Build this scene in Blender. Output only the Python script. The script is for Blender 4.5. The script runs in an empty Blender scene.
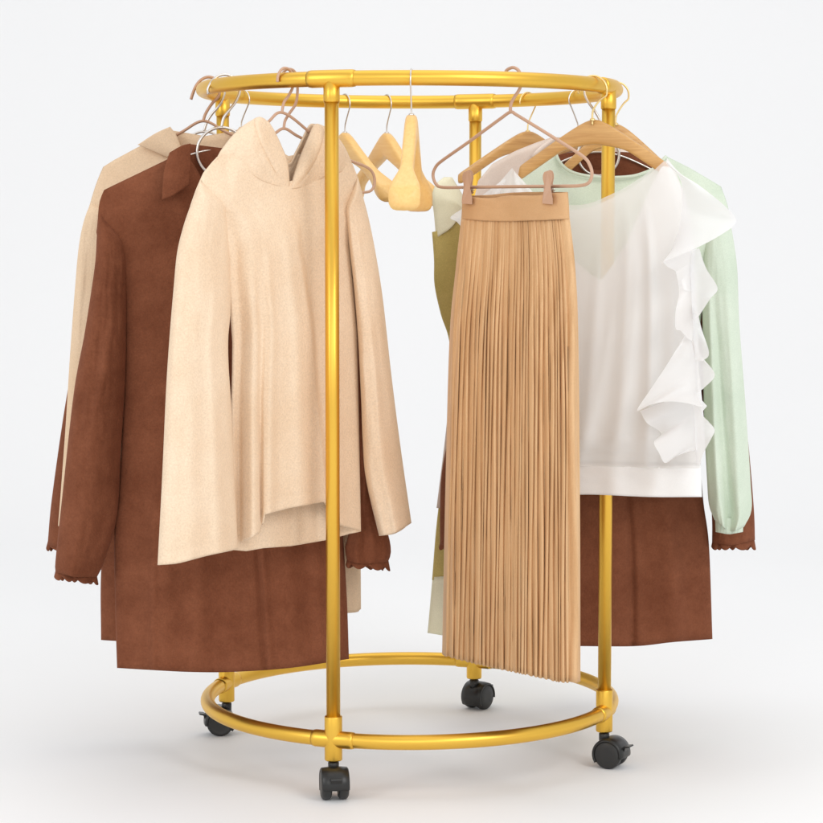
import bpy, bmesh, math, random
import numpy as np
from mathutils import Vector, noise as mnoise
random.seed(7)
rad = math.radians
scene = bpy.context.scene
COL = scene.collection
PI = math.pi

# ------------------------------------------------------------------ camera
CAM = np.array((0.0, -5.0009, 1.1717)); TILT = rad(4.707); FPX = 2267.17; PC = 411.5
cd = bpy.data.cameras.new('camera'); cam = bpy.data.objects.new('camera', cd); COL.objects.link(cam)
cam.location = CAM; cam.rotation_euler = (PI/2 - TILT, 0, 0)
cd.sensor_width = 36; cd.lens = 36*FPX/823; cd.clip_end = 200
scene.camera = cam

FWD = np.array((0, math.cos(TILT), -math.sin(TILT))); UP = np.array((0, math.sin(TILT), math.cos(TILT)))
RIGHT = np.array((1., 0, 0))

# rack constants
CX, RR, ZB, HH, TH = -0.0042, 0.45, 0.12, 1.34347, rad(-20.27)
ZT = ZB + HH
TUBE, FIT, POST = 0.0155, 0.0178, 0.0143
def ring(a):
    a = rad(a); return (CX + RR*math.sin(a), -RR*math.cos(a))

class Plane:
    """a vertical plane a garment hangs in: passes over the rail at angle a, its right-hand direction turned by phi"""
    def __init__(s, a=None, phi=0, o=None):
        p = ring(a) if o is None else o
        s.o = np.array((p[0], p[1], 0.)); s.phi = rad(phi)
        s.e = np.array((math.cos(s.phi), math.sin(s.phi), 0)); s.n = np.array((math.sin(s.phi), -math.cos(s.phi), 0))
    def at(s, px, py, off=0.0):
        """the points that stand on this plane, off metres in front of it, for traced outline points"""
        px = np.asarray(px, float); py = np.asarray(py, float); off = np.asarray(off, float)
        d = ((px-PC)/FPX)[..., None]*RIGHT + ((PC-py)/FPX)[..., None]*UP + FWD
        t = ((s.o - CAM) @ s.n + off) / (d @ s.n)
        return CAM + t[..., None]*d

# ------------------------------------------------------------------ objects
def thing(name, label, cat, loc, rotz=0, group=None):
    o = bpy.data.objects.new(name, None); COL.objects.link(o)
    o.location = loc; o.rotation_euler = (0, 0, rotz); o.empty_display_size = .05
    o['label'] = label; o['category'] = cat
    if group: o['group'] = group
    return o

def obj(name, V, F, mat, parent=None, world=True, smooth=True, solid=0, sub=0, label=None, uv=None, merge=0):
    me = bpy.data.meshes.new(name)
    V = np.asarray(V, float)
    org = np.zeros(3)
    p = parent
    if world:
        while p is not None:
            org = org + np.array(p.location); p = p.parent
    me.from_pydata((V-org).tolist(), [], F); me.update()
    if merge:
        bm = bmesh.new(); bm.from_mesh(me); bmesh.ops.remove_doubles(bm, verts=bm.verts, dist=merge)
        bmesh.ops.recalc_face_normals(bm, faces=bm.faces); bm.to_mesh(me); bm.free()
    if smooth: me.polygons.foreach_set('use_smooth', [True]*len(me.polygons))
    me.materials.append(mat)
    o = bpy.data.objects.new(name, me); COL.objects.link(o); o.parent = parent
    if solid:
        m = o.modifiers.new('thickness', 'SOLIDIFY'); m.thickness = solid; m.offset = -1
    if sub:
        m = o.modifiers.new('smooth', 'SUBSURF'); m.levels = sub; m.render_levels = sub
    if label: o['label'] = label
    return o

class MB:
    def __init__(s): s.V = []; s.F = []
    def add(s, V, F):
        b = len(s.V); s.V += [tuple(v) for v in V]; s.F += [tuple(i+b for i in f) for f in F]; return s
    def tube(s, P, r, n=12, closed=False, cap=True):
        P = np.asarray(P, float); m = len(P); r = np.broadcast_to(np.asarray(r, float), (m,))
        if closed: T = np.roll(P, -1, 0) - np.roll(P, 1, 0)
        else: T = np.gradient(P, axis=0)
        T /= np.linalg.norm(T, axis=1)[:, None] + 1e-12
        u = np.cross(T[0], (0, 0, 1.)); 
        if np.linalg.norm(u) < .1: u = np.cross(T[0], (0, 1., 0))
        u /= np.linalg.norm(u); V = []
        for i in range(m):
            u = u - T[i]*(u @ T[i]); u /= np.linalg.norm(u); w = np.cross(T[i], u)
            for k in range(n):
                a = 2*PI*k/n; V.append(P[i] + r[i]*(math.cos(a)*u + math.sin(a)*w))
        F = []
        for i in range(m if closed else m-1):
            j = (i+1) % m
            for k in range(n):
                k2 = (k+1) % n; F.append((i*n+k, i*n+k2, j*n+k2, j*n+k))
        if cap and not closed:
            F.append(tuple(range(n-1, -1, -1))); F.append(tuple((m-1)*n+k for k in range(n)))
        return s.add(V, F)
    def lathe(s, prof, c=(0, 0, 0), axis='z', n=32):
        """prof: (radius, height) list, turned round an axis through c"""
        V = []; m = len(prof)
        for r, h in prof:
            for k in range(n):
                a = 2*PI*k/n; x, y = r*math.cos(a), r*math.sin(a)
                p = (x, y, h) if axis == 'z' else (h, x, y)
                V.append((p[0]+c[0], p[1]+c[1], p[2]+c[2]))
        F = [(i*n+k, i*n+(k+1) % n, (i+1)*n+(k+1) % n, (i+1)*n+k) for i in range(m-1) for k in range(n)]
        F.append(tuple(range(n-1, -1, -1))); F.append(tuple((m-1)*n+k for k in range(n)))
        return s.add(V, F)
    def obj(s, name, mat, parent=None, **k): return obj(name, s.V, s.F, mat, parent, **k)

def smooth_path(P, n=60, closed=False):
    """Catmull-Rom curve through points, evenly spaced"""
    P = np.asarray(P, float); m = len(P)
    if m == 2 and not closed: return np.linspace(P[0], P[1], n)
    Q = []
    seg = m if closed else m-1
    for i in range(seg):
        p1, p2 = P[i % m], P[(i+1) % m]
        p0 = P[(i-1) % m] if (closed or i > 0) else 2*p1-p2
        p3 = P[(i+2) % m] if (closed or i+2 < m) else 2*p2-p1
        t = np.linspace(0, 1, 24, endpoint=False)[:, None]
        Q.append(.5*(2*p1 + (p2-p0)*t + (2*p0-5*p1+4*p2-p3)*t**2 + (3*p1-p0-3*p2+p3)*t**3))
    Q = np.concatenate(Q + [P[:1] if closed else P[-1:]])
    return resample(Q, n + (1 if closed else 0))[:n]

def resample(P, n):
    """n points spaced evenly (or at fractions n) along a polyline"""
    P = np.asarray(P, float)
    d = np.concatenate(([0], np.cumsum(np.linalg.norm(np.diff(P, axis=0), axis=1)))); d /= d[-1]
    f = np.linspace(0, 1, n) if np.isscalar(n) else np.asarray(n)
    return np.stack([np.interp(f, d, P[:, k]) for k in range(P.shape[1])], 1)

def curve(P, f, hard=False):
    P = np.asarray(P, float)
    return resample(P, f) if (hard or len(P) < 3) else resample(smooth_path(P, 200), f)

def sm(x, a, b):
    t = np.clip((x-a)/(b-a), 0, 1); return t*t*(3-2*t)

def coons(L, R, T, B, s, v, hardT=False, hardB=False, hardL=False, hardR=False):
    L = curve(L, v, hardL); R = curve(R, v, hardR)
    T = curve([L[0]] + list(T) + [R[0]], s, hardT); B = curve([L[-1]] + list(B) + [R[-1]], s, hardB)
    S = s[None, :, None]; W = v[:, None, None]
    return ((1-S)*L[:, None] + S*R[:, None] + (1-W)*T[None] + W*B[None]
            - ((1-S)*(1-W)*L[0] + S*(1-W)*R[0] + (1-S)*W*L[-1] + S*W*R[-1]))

def wob(u, v, seed, fu=2., fv=2., octv=3):
    """smooth noise in cloth coordinates"""
    out = np.empty(np.broadcast(u, v).shape)
    U, W = np.broadcast_arrays(u, v)
    for idx in np.ndindex(out.shape):
        out[idx] = mnoise.fractal(Vector((U[idx]*fu+seed*3.7, W[idx]*fv-seed*1.3, seed*.77)), 1.0, 2.0, octv)
    return out

def ridges(u, v, folds):
    """sum of soft folds running down the cloth: (u_top, u_bottom, width_top, width_bottom, height_top, height_bottom, v_start)"""
    o = np.zeros(np.broadcast(u, v).shape)
    for (ua, ub, wa, wb, ha, hb, v0) in folds:
        c = ua+(ub-ua)*v; w = wa+(wb-wa)*v; h = (ha+(hb-ha)*v)*sm(v, v0, v0+.25)
        o = o + h*np.exp(-((u-c)/w)**2)
    return o

def steps(u, v, lst):
    """soft steps: cloth right of the line lies lower by h: (u_top, u_bottom, width, h_top, h_bottom)"""
    o = np.zeros(np.broadcast(u, v).shape)
    for (ua, ub, w, ha, hb) in lst:
        o = o - (ha+(hb-ha)*v)*sm(u-(ua+(ub-ua)*v), -w, w)
    return o

def panel(name, pl, mat, parent, L, R, T, B, Tb=None, Bb=None, nu=61, nv=70, tf=.04, tb=.035, top=.25, topopen=0, rise=.12,
          pw=2.4, folds=(), stp=(), amp=.004, fu=2.5, fv=2.5, seed=1, off=0., solid=.0022, gap=None, fn=None, hard='', botmul=1., stitch=0, label=None):
    """a tube of cloth hung in a plane: front and back sheets that meet along the left and right edges, open at the hem.
    T/Tb and B/Bb are the inner points of the top and bottom edges; tf/tb the front and back fullness."""
    us = np.sin(np.linspace(-1, 1, nu)*PI/2)*.55 + np.linspace(-1, 1, nu)*.45
    v = np.linspace(0, 1, nv); s = (us+1)/2
    kw = dict(hardT='T' in hard, hardB='B' in hard, hardL='L' in hard, hardR='R' in hard)
    Pf = coons(L, R, T, B, s, v, **kw)
    Pb = coons(L, R, Tb if Tb is not None else T, Bb if Bb is not None else B, s, v, **kw)
    U, W = np.meshgrid(us, v)
    prof = np.sqrt(np.clip(1-np.abs(U)**pw, 0, 1))
    full = (top + (1-top)*sm(W, 0, .45))*((1 if topopen == 1 else np.maximum(sm(W, -rise*.3, rise), (1-sm(np.abs(U), topopen[0], topopen[1])) if topopen else 0))) * (1+(botmul-1)*W)
    fade = np.clip(1-np.abs(U)**6, 0, 1)*sm(W, 0, .12)
    edge = fade if gap is None else fade
    of = tf*prof*full + edge*(ridges(U, W, folds) + steps(U, W, stp)*prof + amp*wob(U, W, seed, fu, fv))
    ob = -tb*prof*full + edge*amp*wob(U, W, seed+5, fu, fv) - .35*edge*ridges(-U, W, folds)
    if fn: of = of + fn(U, W)*fade
    ob = np.minimum(ob, of-.003*prof)
    if gap is not None:
        g = gap(U, W); of = of + g; ob = ob - g
    if stitch: of = of - .0016*np.exp(-((W-stitch)/.0045)**2)*fade
    if callable(off): off = off(U, W)
    Vf = pl.at(Pf[..., 0], Pf[..., 1], off+of); Vb = pl.at(Pb[..., 0], Pb[..., 1], off+ob)
    n2 = 2*nu-2 if gap is None else 2*nu
    V = []; F = []
    for j in range(nv):
        if gap is None: row = list(Vf[j]) + list(Vb[j, nu-2:0:-1])
        else: row = list(Vf[j]) + list(Vb[j, ::-1])
        V += row
    for j in range(nv-1):
        for k in range(n2):
            if gap is not None and (k == nu-1 or k == n2-1) :
                pass
            k2 = (k+1) % n2; F.append((j*n2+k, j*n2+k2, (j+1)*n2+k2, (j+1)*n2+k))
    return obj(name, V, F, mat, parent, solid=solid, merge=1e-5, label=label)

def sheet(name, pl, mat, parent, L, R, T, B, offf, nu=41, nv=61, solid=.0012, hard='', label=None):
    """one free layer of cloth"""
    s = np.linspace(0, 1, nu); v = np.linspace(0, 1, nv)
    P = coons(L, R, T, B, s, v, hardT='T' in hard, hardB='B' in hard, hardL='L' in hard, hardR='R' in hard)
    U, W = np.meshgrid(s*2-1, v)
    V = pl.at(P[..., 0], P[..., 1], offf(U, W)).reshape(-1, 3)
    F = [(j*nu+i, j*nu+i+1, (j+1)*nu+i+1, (j+1)*nu+i) for j in range(nv-1) for i in range(nu-1)]
    return obj(name, V, F, mat, parent, solid=solid, label=label)

# ------------------------------------------------------------------ materials
def new_mat(name):
    m = bpy.data.materials.new(name); m.use_nodes = True
    nt = m.node_tree; b = nt.nodes['Principled BSDF']
    return m, nt, b
def N(nt, t, **k):
    n = nt.nodes.new(t)
    for a, x in k.items():
        if a in n.inputs: n.inputs[a].default_value = x
        else: setattr(n, a, x)
    return n
def srgb(r, g, b):
    f = lambda c: (c/255/12.92 if c/255 <= .04045 else ((c/255+.055)/1.055)**2.4)
    return (f(r), f(g), f(b), 1)

def fabric(name, c1, c2, blotch=6., grain=420., weave=0., rough=.85, sheen=.3, bump=.25, bdist=.0012, fleck=.12, stretch=(1, 1, 1), trans=0., soft=.5, wr=0., nr=.62):
    m, nt, b = new_mat(name); L = nt.links.new
    tc = N(nt, 'ShaderNodeTexCoord'); mp = N(nt, 'ShaderNodeMapping'); mp.inputs['Scale'].default_value = stretch
    L(tc.outputs['Object'], mp.inputs['Vector'])
    n1 = N(nt, 'ShaderNodeTexNoise', Scale=blotch, Detail=6., Roughness=nr)
    n2 = N(nt, 'ShaderNodeTexNoise', Scale=grain, Detail=2., Roughness=.6)
    L(mp.outputs[0], n1.inputs['Vector']); L(tc.outputs['Object'], n2.inputs['Vector'])
    cr = N(nt, 'ShaderNodeValToRGB'); cr.color_ramp.elements[0].position = .5-.5*soft*.6; cr.color_ramp.elements[1].position = .5+.5*soft*.6
    cr.color_ramp.elements[0].color = c1; cr.color_ramp.elements[1].color = c2
    L(n1.outputs['Fac'], cr.inputs['Fac'])
    mul = N(nt, 'ShaderNodeMixRGB', blend_type='MULTIPLY'); mul.inputs['Fac'].default_value = 1.
    r2 = N(nt, 'ShaderNodeMapRange'); r2.inputs['From Min'].default_value = .3; r2.inputs['From Max'].default_value = .7
    r2.inputs['To Min'].default_value = 1-fleck; r2.inputs['To Max'].default_value = 1+fleck*.4
    L(n2.outputs['Fac'], r2.inputs['Value'])
    L(cr.outputs['Color'], mul.inputs['Color1']); L(r2.outputs['Result'], mul.inputs['Color2'])
    L(mul.outputs[0], b.inputs['Base Color'])
    b.inputs['Roughness'].default_value = rough
    b.inputs['Specular IOR Level'].default_value = .2
    b.inputs['Sheen Weight'].default_value = sheen; b.inputs['Sheen Roughness'].default_value = .4
    b.inputs['Sheen Tint'].default_value = c2
    bp = N(nt, 'ShaderNodeBump', Strength=bump, Distance=bdist)
    h = n2.outputs['Fac']
    if weave:
        wv = N(nt, 'ShaderNodeTexWave', Scale=weave, Distortion=1.5, Detail=1.); wv.bands_direction = 'Z'
        L(tc.outputs['Object'], wv.inputs['Vector'])
        ad = N(nt, 'ShaderNodeMath', operation='ADD'); L(h, ad.inputs[0]); L(wv.outputs['Fac'], ad.inputs[1]); h = ad.outputs[0]
    L(h, bp.inputs['Height'])
    last = bp
    if wr:
        n3 = N(nt, 'ShaderNodeTexNoise', Scale=16., Detail=4., Roughness=.6); L(mp.outputs[0], n3.inputs['Vector'])
        b2 = N(nt, 'ShaderNodeBump', Strength=wr, Distance=.02); L(n3.outputs['Fac'], b2.inputs['Height']); L(bp.outputs[0], b2.inputs['Normal']); last = b2
    L(last.outputs[0], b.inputs['Normal'])
    if trans:
        out = nt.nodes['Material Output']; tr = N(nt, 'ShaderNodeBsdfTranslucent'); L(mul.outputs[0], tr.inputs['Color'])
        mx = N(nt, 'ShaderNodeMixShader'); mx.inputs[0].default_value = trans
        L(b.outputs[0], mx.inputs[1]); L(tr.outputs[0], mx.inputs[2]); L(mx.outputs[0], out.inputs['Surface'])
    return m

def sheer(name, col, alpha):
    m, nt, b = new_mat(name); L = nt.links.new
    out = nt.nodes['Material Output']
    b.inputs['Base Color'].default_value = col; b.inputs['Roughness'].default_value = .7; b.inputs['Specular IOR Level'].default_value = .2
    b.inputs['Sheen Weight'].default_value = .2
    tc = N(nt, 'ShaderNodeTexCoord'); n2 = N(nt, 'ShaderNodeTexNoise', Scale=600., Detail=2.)
    L(tc.outputs['Object'], n2.inputs['Vector'])
    bp = N(nt, 'ShaderNodeBump', Strength=.12, Distance=.001); L(n2.outputs['Fac'], bp.inputs['Height']); L(bp.outputs[0], b.inputs['Normal'])
    tl = N(nt, 'ShaderNodeBsdfTranslucent'); tl.inputs['Color'].default_value = col
    mx = N(nt, 'ShaderNodeMixShader'); mx.inputs[0].default_value = .4
    L(b.outputs[0], mx.inputs[1]); L(tl.outputs[0], mx.inputs[2])
    tp = N(nt, 'ShaderNodeBsdfTransparent'); m2 = N(nt, 'ShaderNodeMixShader'); m2.inputs[0].default_value = alpha
    L(tp.outputs[0], m2.inputs[1]); L(mx.outputs[0], m2.inputs[2]); L(m2.outputs[0], out.inputs['Surface'])
    return m

def metal(name, col, rough, bump=.02, metallic=1.):
    m, nt, b = new_mat(name); L = nt.links.new
    b.inputs['Base Color'].default_value = col; b.inputs['Metallic'].default_value = metallic
    tc = N(nt, 'ShaderNodeTexCoord'); n = N(nt, 'ShaderNodeTexNoise', Scale=14., Detail=2.)
    L(tc.outputs['Object'], n.inputs['Vector'])
    mr = N(nt, 'ShaderNodeMapRange'); mr.inputs['To Min'].default_value = rough*.94; mr.inputs['To Max'].default_value = rough*1.06
    L(n.outputs['Fac'], mr.inputs['Value']); L(mr.outputs[0], b.inputs['Roughness'])
    return m

def wood(name, c1, c2):
    m, nt, b = new_mat(name); L = nt.links.new
    tc = N(nt, 'ShaderNodeTexCoord'); mp = N(nt, 'ShaderNodeMapping'); mp.inputs['Scale'].default_value = (5, 70, 70); mp.inputs['Rotation'].default_value = (0, .5, 0)
    L(tc.outputs['Object'], mp.inputs['Vector'])
    w = N(nt, 'ShaderNodeTexNoise', Scale=2.2, Detail=6., Roughness=.6, Distortion=.6); L(mp.outputs[0], w.inputs['Vector'])
    cr = N(nt, 'ShaderNodeValToRGB'); cr.color_ramp.elements[0].position = .3; cr.color_ramp.elements[1].position = .7
    cr.color_ramp.elements[0].color = c1; cr.color_ramp.elements[1].color = c2
    L(w.outputs['Fac'], cr.inputs['Fac']); L(cr.outputs[0], b.inputs['Base Color'])
    b.inputs['Roughness'].default_value = .42; b.inputs['Coat Weight'].default_value = .25; b.inputs['Coat Roughness'].default_value = .3
    return m

def plastic(name, col, rough):
    m, nt, b = new_mat(name); L = nt.links.new
    b.inputs['Base Color'].default_value = col
    tc = N(nt, 'ShaderNodeTexCoord'); n = N(nt, 'ShaderNodeTexNoise', Scale=900., Detail=2.); L(tc.outputs['Object'], n.inputs['Vector'])
    bp = N(nt, 'ShaderNodeBump', Strength=.06, Distance=.0005); L(n.outputs['Fac'], bp.inputs['Height']); L(bp.outputs[0], b.inputs['Normal'])
    n3 = N(nt, 'ShaderNodeTexNoise', Scale=30., Detail=3.); L(tc.outputs['Object'], n3.inputs['Vector'])
    mr = N(nt, 'ShaderNodeMapRange'); mr.inputs['To Min'].default_value = rough*.8; mr.inputs['To Max'].default_value = rough*1.2
    L(n3.outputs['Fac'], mr.inputs['Value']); L(mr.outputs[0], b.inputs['Roughness'])
    return m

M = {}
M['gold'] = metal('brushed_gold', (0.83, 0.505, 0.078, 1), .37)
M['chrome'] = metal('silver_wire', (.72, .68, .64, 1), .3)
M['brass'] = metal('gold_wire', (.85, .66, .32, 1), .38)
M['rose'] = plastic('rose_beige_coating', srgb(196, 158, 132), .4)
M['copper'] = metal('copper_beige_coating', srgb(190, 150, 122), .4, metallic=.35)
M['wood_pale'] = wood('pale_beech', srgb(238, 190, 114), srgb(245, 203, 130))
M['wood_mid'] = wood('honey_beech', srgb(190, 140, 78), srgb(214, 168, 104))
M['black'] = plastic('black_nylon', (.014, .014, .0135, 1), .33)
M['tyre'] = plastic('dark_rubber', (.02, .02, .0195, 1), .42)
M['cream'] = fabric('cream_wool', srgb(233, 206, 176), srgb(241, 218, 191), blotch=5, grain=280, rough=.95, sheen=.35, bump=.5, bdist=.002, fleck=.11)
M['beige'] = fabric('beige_wool', srgb(222, 192, 158), srgb(232, 205, 174), blotch=5, grain=330, rough=.95, sheen=.35, bump=.45, bdist=.002, fleck=.1)
M['suede'] = fabric('brown_suede', srgb(108, 60, 39), srgb(139, 85, 60), blotch=11, grain=260, rough=.95, sheen=.35, bump=.35, bdist=.0015, fleck=.12, soft=.8, wr=.22, nr=.76)
M['satin'] = fabric('tan_pleat_satin', srgb(192, 147, 101), srgb(232, 194, 149), blotch=4, grain=300, rough=.5, sheen=.25, bump=.1, fleck=.05, stretch=(14, 14, .9), soft=.9)  # stretched vertical streaks put satin sheen, light and dark, into the colour
M['band'] = fabric('tan_waistband', srgb(206, 163, 118), srgb(216, 174, 130), blotch=8, grain=500, rough=.7, sheen=.2, bump=.2, fleck=.06)
M['mint'] = fabric('mint_jersey', srgb(206, 219, 200), srgb(219, 229, 212), blotch=7, grain=380, rough=.9, sheen=.3, bump=.3, fleck=.07)
M['olive'] = fabric('olive_linen', srgb(190, 170, 100), srgb(208, 188, 120), blotch=9, grain=420, rough=.9, sheen=.15, bump=.3, fleck=.14)
M['pale'] = fabric('pale_straw_linen', srgb(232, 227, 196), srgb(240, 235, 208), blotch=9, grain=420, rough=.9, sheen=.15, bump=.25, fleck=.06)
M['pink'] = fabric('pale_pink_knit', srgb(226, 208, 194), srgb(234, 218, 206), blotch=9, grain=420, weave=160, rough=.9, sheen=.2, bump=.1, fleck=.06)
M['lining'] = fabric('ivory_lining', srgb(247, 247, 246), srgb(250, 250, 249), blotch=5, grain=600, rough=.8, sheen=.2, bump=.12, fleck=.03, trans=.06)
M['chiffon'] = sheer('white_chiffon', srgb(248, 246, 244), .6)
M['chiffon2'] = sheer('white_chiffon_ruffle', srgb(250, 250, 250), .86)
M['chiffon3'] = sheer('white_chiffon_yoke', srgb(243, 240, 238), .62)

# ------------------------------------------------------------------ setting
def backdrop():
    m, nt, b = new_mat('white_seamless_paper'); L = nt.links.new
    tc = N(nt, 'ShaderNodeTexCoord'); n = N(nt, 'ShaderNodeTexNoise', Scale=1.2, Detail=3.); L(tc.outputs['Object'], n.inputs['Vector'])
    cr = N(nt, 'ShaderNodeValToRGB'); cr.color_ramp.elements[0].color = (.905, .909, .917, 1); cr.color_ramp.elements[1].color = (.922, .926, .934, 1)
    L(n.outputs['Fac'], cr.inputs['Fac']); L(cr.outputs[0], b.inputs['Base Color'])
    b.inputs['Roughness'].default_value = .6; b.inputs['Specular IOR Level'].default_value = .15
    prof = [(-14, 0), (3.2, 0)]
    for k in range(1, 25):
        a = PI/2*k/24; prof.append((3.2+2.5*math.sin(a), 2.5-2.5*math.cos(a)))
    prof.append((5.7, 9))
    V = []; F = []
    for (y, z) in prof: V += [(-12, y, z), (12, y, z)]
    for i in range(len(prof)-1): F.append((2*i, 2*i+1, 2*i+3, 2*i+2))
    o = obj('studio_floor', V, F, m); o['kind'] = 'structure'; o['label'] = 'seamless white studio floor curving up into the backdrop'
backdrop()

# ------------------------------------------------------------------ rack
def rack():
    t = thing('garment_rack', 'round golden tube garment rack on four black casters', 'clothes rack', (CX, 0, 0))
    for nm, z in (('top_rail', ZT), ('bottom_rail', ZB)):
        P = [(CX+RR*math.sin(a), -RR*math.cos(a), z) for a in np.linspace(0, 2*PI, 180, endpoint=False)]
        MB().tube(P, TUBE, 28, closed=True).obj(nm, M['gold'], t)
    def arc(ac, half, z, r):
        da = half/RR
        P = [(CX+RR*math.sin(a), -RR*math.cos(a), z) for a in np.linspace(ac-da, ac+da, 17)]
        b = MB()
        rr = [r-.0012] + [r]*15 + [r-.0012]
        return b.tube(P, rr, 28)
    for k in range(4):
        a = TH + k*PI/2; x, y = CX+RR*math.sin(a), -RR*math.cos(a)
        MB().lathe([(POST, ZB+.02), (POST, ZT-.01)], (x, y, 0), n=28).obj('post', M['gold'], t)
        b = arc(a, .05, ZT, FIT)
        b.lathe([(.0155, ZT-.047), (.0165, ZT-.045), (.0165, ZT)], (x, y, 0), n=28).obj('tee_connector', M['gold'], t)
        b = arc(a, .045, ZB, FIT)
        b.lathe([(.0172, ZB-.043), (.0182, ZB-.041), (.0182, ZB+.047), (.0172, ZB+.049)], (x, y, 0), n=28)
        b.obj('cross_connector', M['gold'], t)
    # casters: local axle along x, wheel trails towards -y
    def caster(k, yaw):
        a = TH + k*PI/2; x, y = CX+RR*math.sin(a), -RR*math.cos(a)
        c, s = math.cos(yaw), math.sin(yaw)
        def W(V): return [(x+c*p[0]-s*p[1], y+s*p[0]+c*p[1], p[2]) for p in V]
        R0, tr = .031, .017
        # hood: an arched cover over the upper half of both wheels
        b = MB(); n = 26; sec = []
        for i in range(n+1):
            g = rad(-35 + 225*i/n)           # from low front over the top to the rear
            sec.append((math.cos(g), math.sin(g)))
        V = []
        xs = [-.0285, -.026, -.012, .012, .026, .0285]
        ro = [.0315, .0345, .0358, .0358, .0345, .0315]; ri = .029
        for (cy, cz) in sec:
            for xx, r in zip(xs, ro): V.append((xx, -tr+cy*r, R0+cz*r))
            for xx in xs[::-1]: V.append((xx*.98, -tr+cy*ri, R0+cz*ri))
        m = 12; F = []
        for i in range(n):
            for q in range(m): F.append((i*m+q, i*m+(q+1) % m, (i+1)*m+(q+1) % m, (i+1)*m+q))
        F.append(tuple(range(m-1, -1, -1))); F.append(tuple(n*m+q for q in range(m)))
        b.add(V, F)
        # centre web between the wheels
        V = []; F = []
        ww = .005
        poly = [(-tr+.0295*math.cos(rad(g)), R0+.0295*math.sin(rad(g))) for g in range(-30, 200, 10)] + [(-tr-.012, R0-.012), (-tr+.012, R0-.012)]
        for sx in (-ww, ww): V += [(sx, p[0], p[1]) for p in poly]
        q = len(poly); F = [tuple(range(q)), tuple(range(2*q-1, q-1, -1))] + [(i, i+q, (i+1) % q+q, (i+1) % q) for i in range(q)]
        b.add(V, F)
        # socket round the stem
        b.lathe([(.011, R0+.02), (.0115, R0+.041), (.0095, R0+.043)], (0, 0, 0), n=20)
        h = obj('caster', W(b.V), b.F, M['black'], t)
        b2 = MB().lathe([(.0075, .06), (.0075, ZB-.04)], (0, 0, 0), n=16); obj('stem', W(b2.V), b2.F, M['black'], h)
        for sx in (-1, 1):
            b3 = MB()
            c0 = .0175*sx
            b3.lathe([(.012, c0-.0105), (.0255, c0-.0105), (.0300, c0-.0075), (.031, c0-.004), (.031, c0+.004), (.0300, c0+.0075), (.0255, c0+.0105), (.024, c0+.0098), (.012, c0+.0098)], (0, -tr, R0), axis='x', n=40)
            obj('wheel', W(b3.V), b3.F, M['tyre'], h)
        # foot brake lever at the rear of the hood
        b4 = MB(); P = [(-tr-.030, R0+.016), (-tr-.036, R0+.020), (-tr-.046, R0+.0215), (-tr-.047, R0+.0185), (-tr-.038, R0+.0165), (-tr-.034, R0+.006)]
        V = []; q = len(P)
        for sx in (-.012, .012): V += [(sx, p[0], p[1]) for p in P]
        b4.add(V, [tuple(range(q)), tuple(range(2*q-1, q-1, -1))] + [(i, i+q, (i+1) % q+q, (i+1) % q) for i in range(q)])
        obj('brake_lever', W(b4.V), b4.F, M['black'], h, smooth=False)
    caster(0, rad(8)); caster(1, rad(62)); caster(2, rad(143)); caster(3, rad(-80))
rack()

# ------------------------------------------------------------------ hangers
LDROP = .088      # from the top of the rail down to the top of the hanger
def hook_pts(flip=1, r=.024, top=.09, foot=-.012):
    zc = top-r
    P = [(0, foot), (0, .012), (.004*flip, .024), (.0165*flip, zc-.019)]
    for g in range(-20, 205, 15):
        P.append((flip*r*math.cos(rad(g)), zc+r*math.sin(rad(g))))
    return np.array([(p[0], 0, p[1]) for p in P])

def wood_hanger(name, label, group, a, phi, mat, hookmat, w=.2, drop=.118, hc=.05, he=.026, tc_=.02, te=.02, flip=1, bend=0., dz=0., contour=False, back=0., hr=.024, wire=.0017):
    x, y = ring(a)
    t = thing(name, label, 'hanger', (x, y, ZT+TUBE-LDROP+dz), rad(phi), group)
    b = MB(); n = 20; m = 64
    V = []
    for i in range(m+1):
        q = -1+2*i/m; q = math.copysign(min(1, abs(q)*1.0), q)
        xx = w*q; aq = abs(q)
        r0 = .022
        zt = -drop*(math.sqrt(xx*xx+r0*r0)-r0)/(math.sqrt(w*w+r0*r0)-r0)
        if contour: zt -= .012*math.sin(PI*aq)*(1 if aq < 1 else 0)
        h = he + (hc-he)*(1-float(sm(aq, .0, .5)))
        th = tc_ + (te-tc_)*float(sm(aq, .6, .92) if contour else sm(aq, .45, .93))
        if contour: h = h + (.012)*float(sm(aq, .6, .95))
        endk = math.sqrt(max(0, 1-((aq-.95)/.05)**2)) if aq > .95 else 1
        endk = max(endk, .05)
        for k in range(n):
            g = 2*PI*k/n; cx_, cz_ = math.cos(g), math.sin(g)
            px = math.copysign(abs(cx_)**.55, cx_)*th/2*endk; pz = math.copysign(abs(cz_)**.55, cz_)*h/2*endk
            V.append((xx, px - bend*aq**2, zt-h/2+pz))
    F = [(i*n+k, i*n+(k+1) % n, (i+1)*n+(k+1) % n, (i+1)*n+k) for i in range(m) for k in range(n)]
    F.append(tuple(range(n-1, -1, -1))); F.append(tuple(m*n+k for k in range(n)))
    b.add(V, F)
    b.V = [(v[0], v[1]+back, v[2]) for v in b.V]
    b.obj('shoulder_bar', mat, t, world=False)
    P = smooth_path(hook_pts(flip, r=hr, top=.09-dz), 70)
    MB().tube(P, wire, 10).lathe([(.0055, -.004), (.0055, .0012), (.0035, .0022), (.0018, .0026)], n=18).obj('hook', hookmat, t, world=False)
    return t

def traced_tube(pl, pts, r, n=70, off=0., closed=False, soft=True):
    pts = np.asarray(pts, float)
    P = smooth_path(pts, n, closed) if soft else pts
    return pl.at(P[:, 0], P[:, 1], off)

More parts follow.
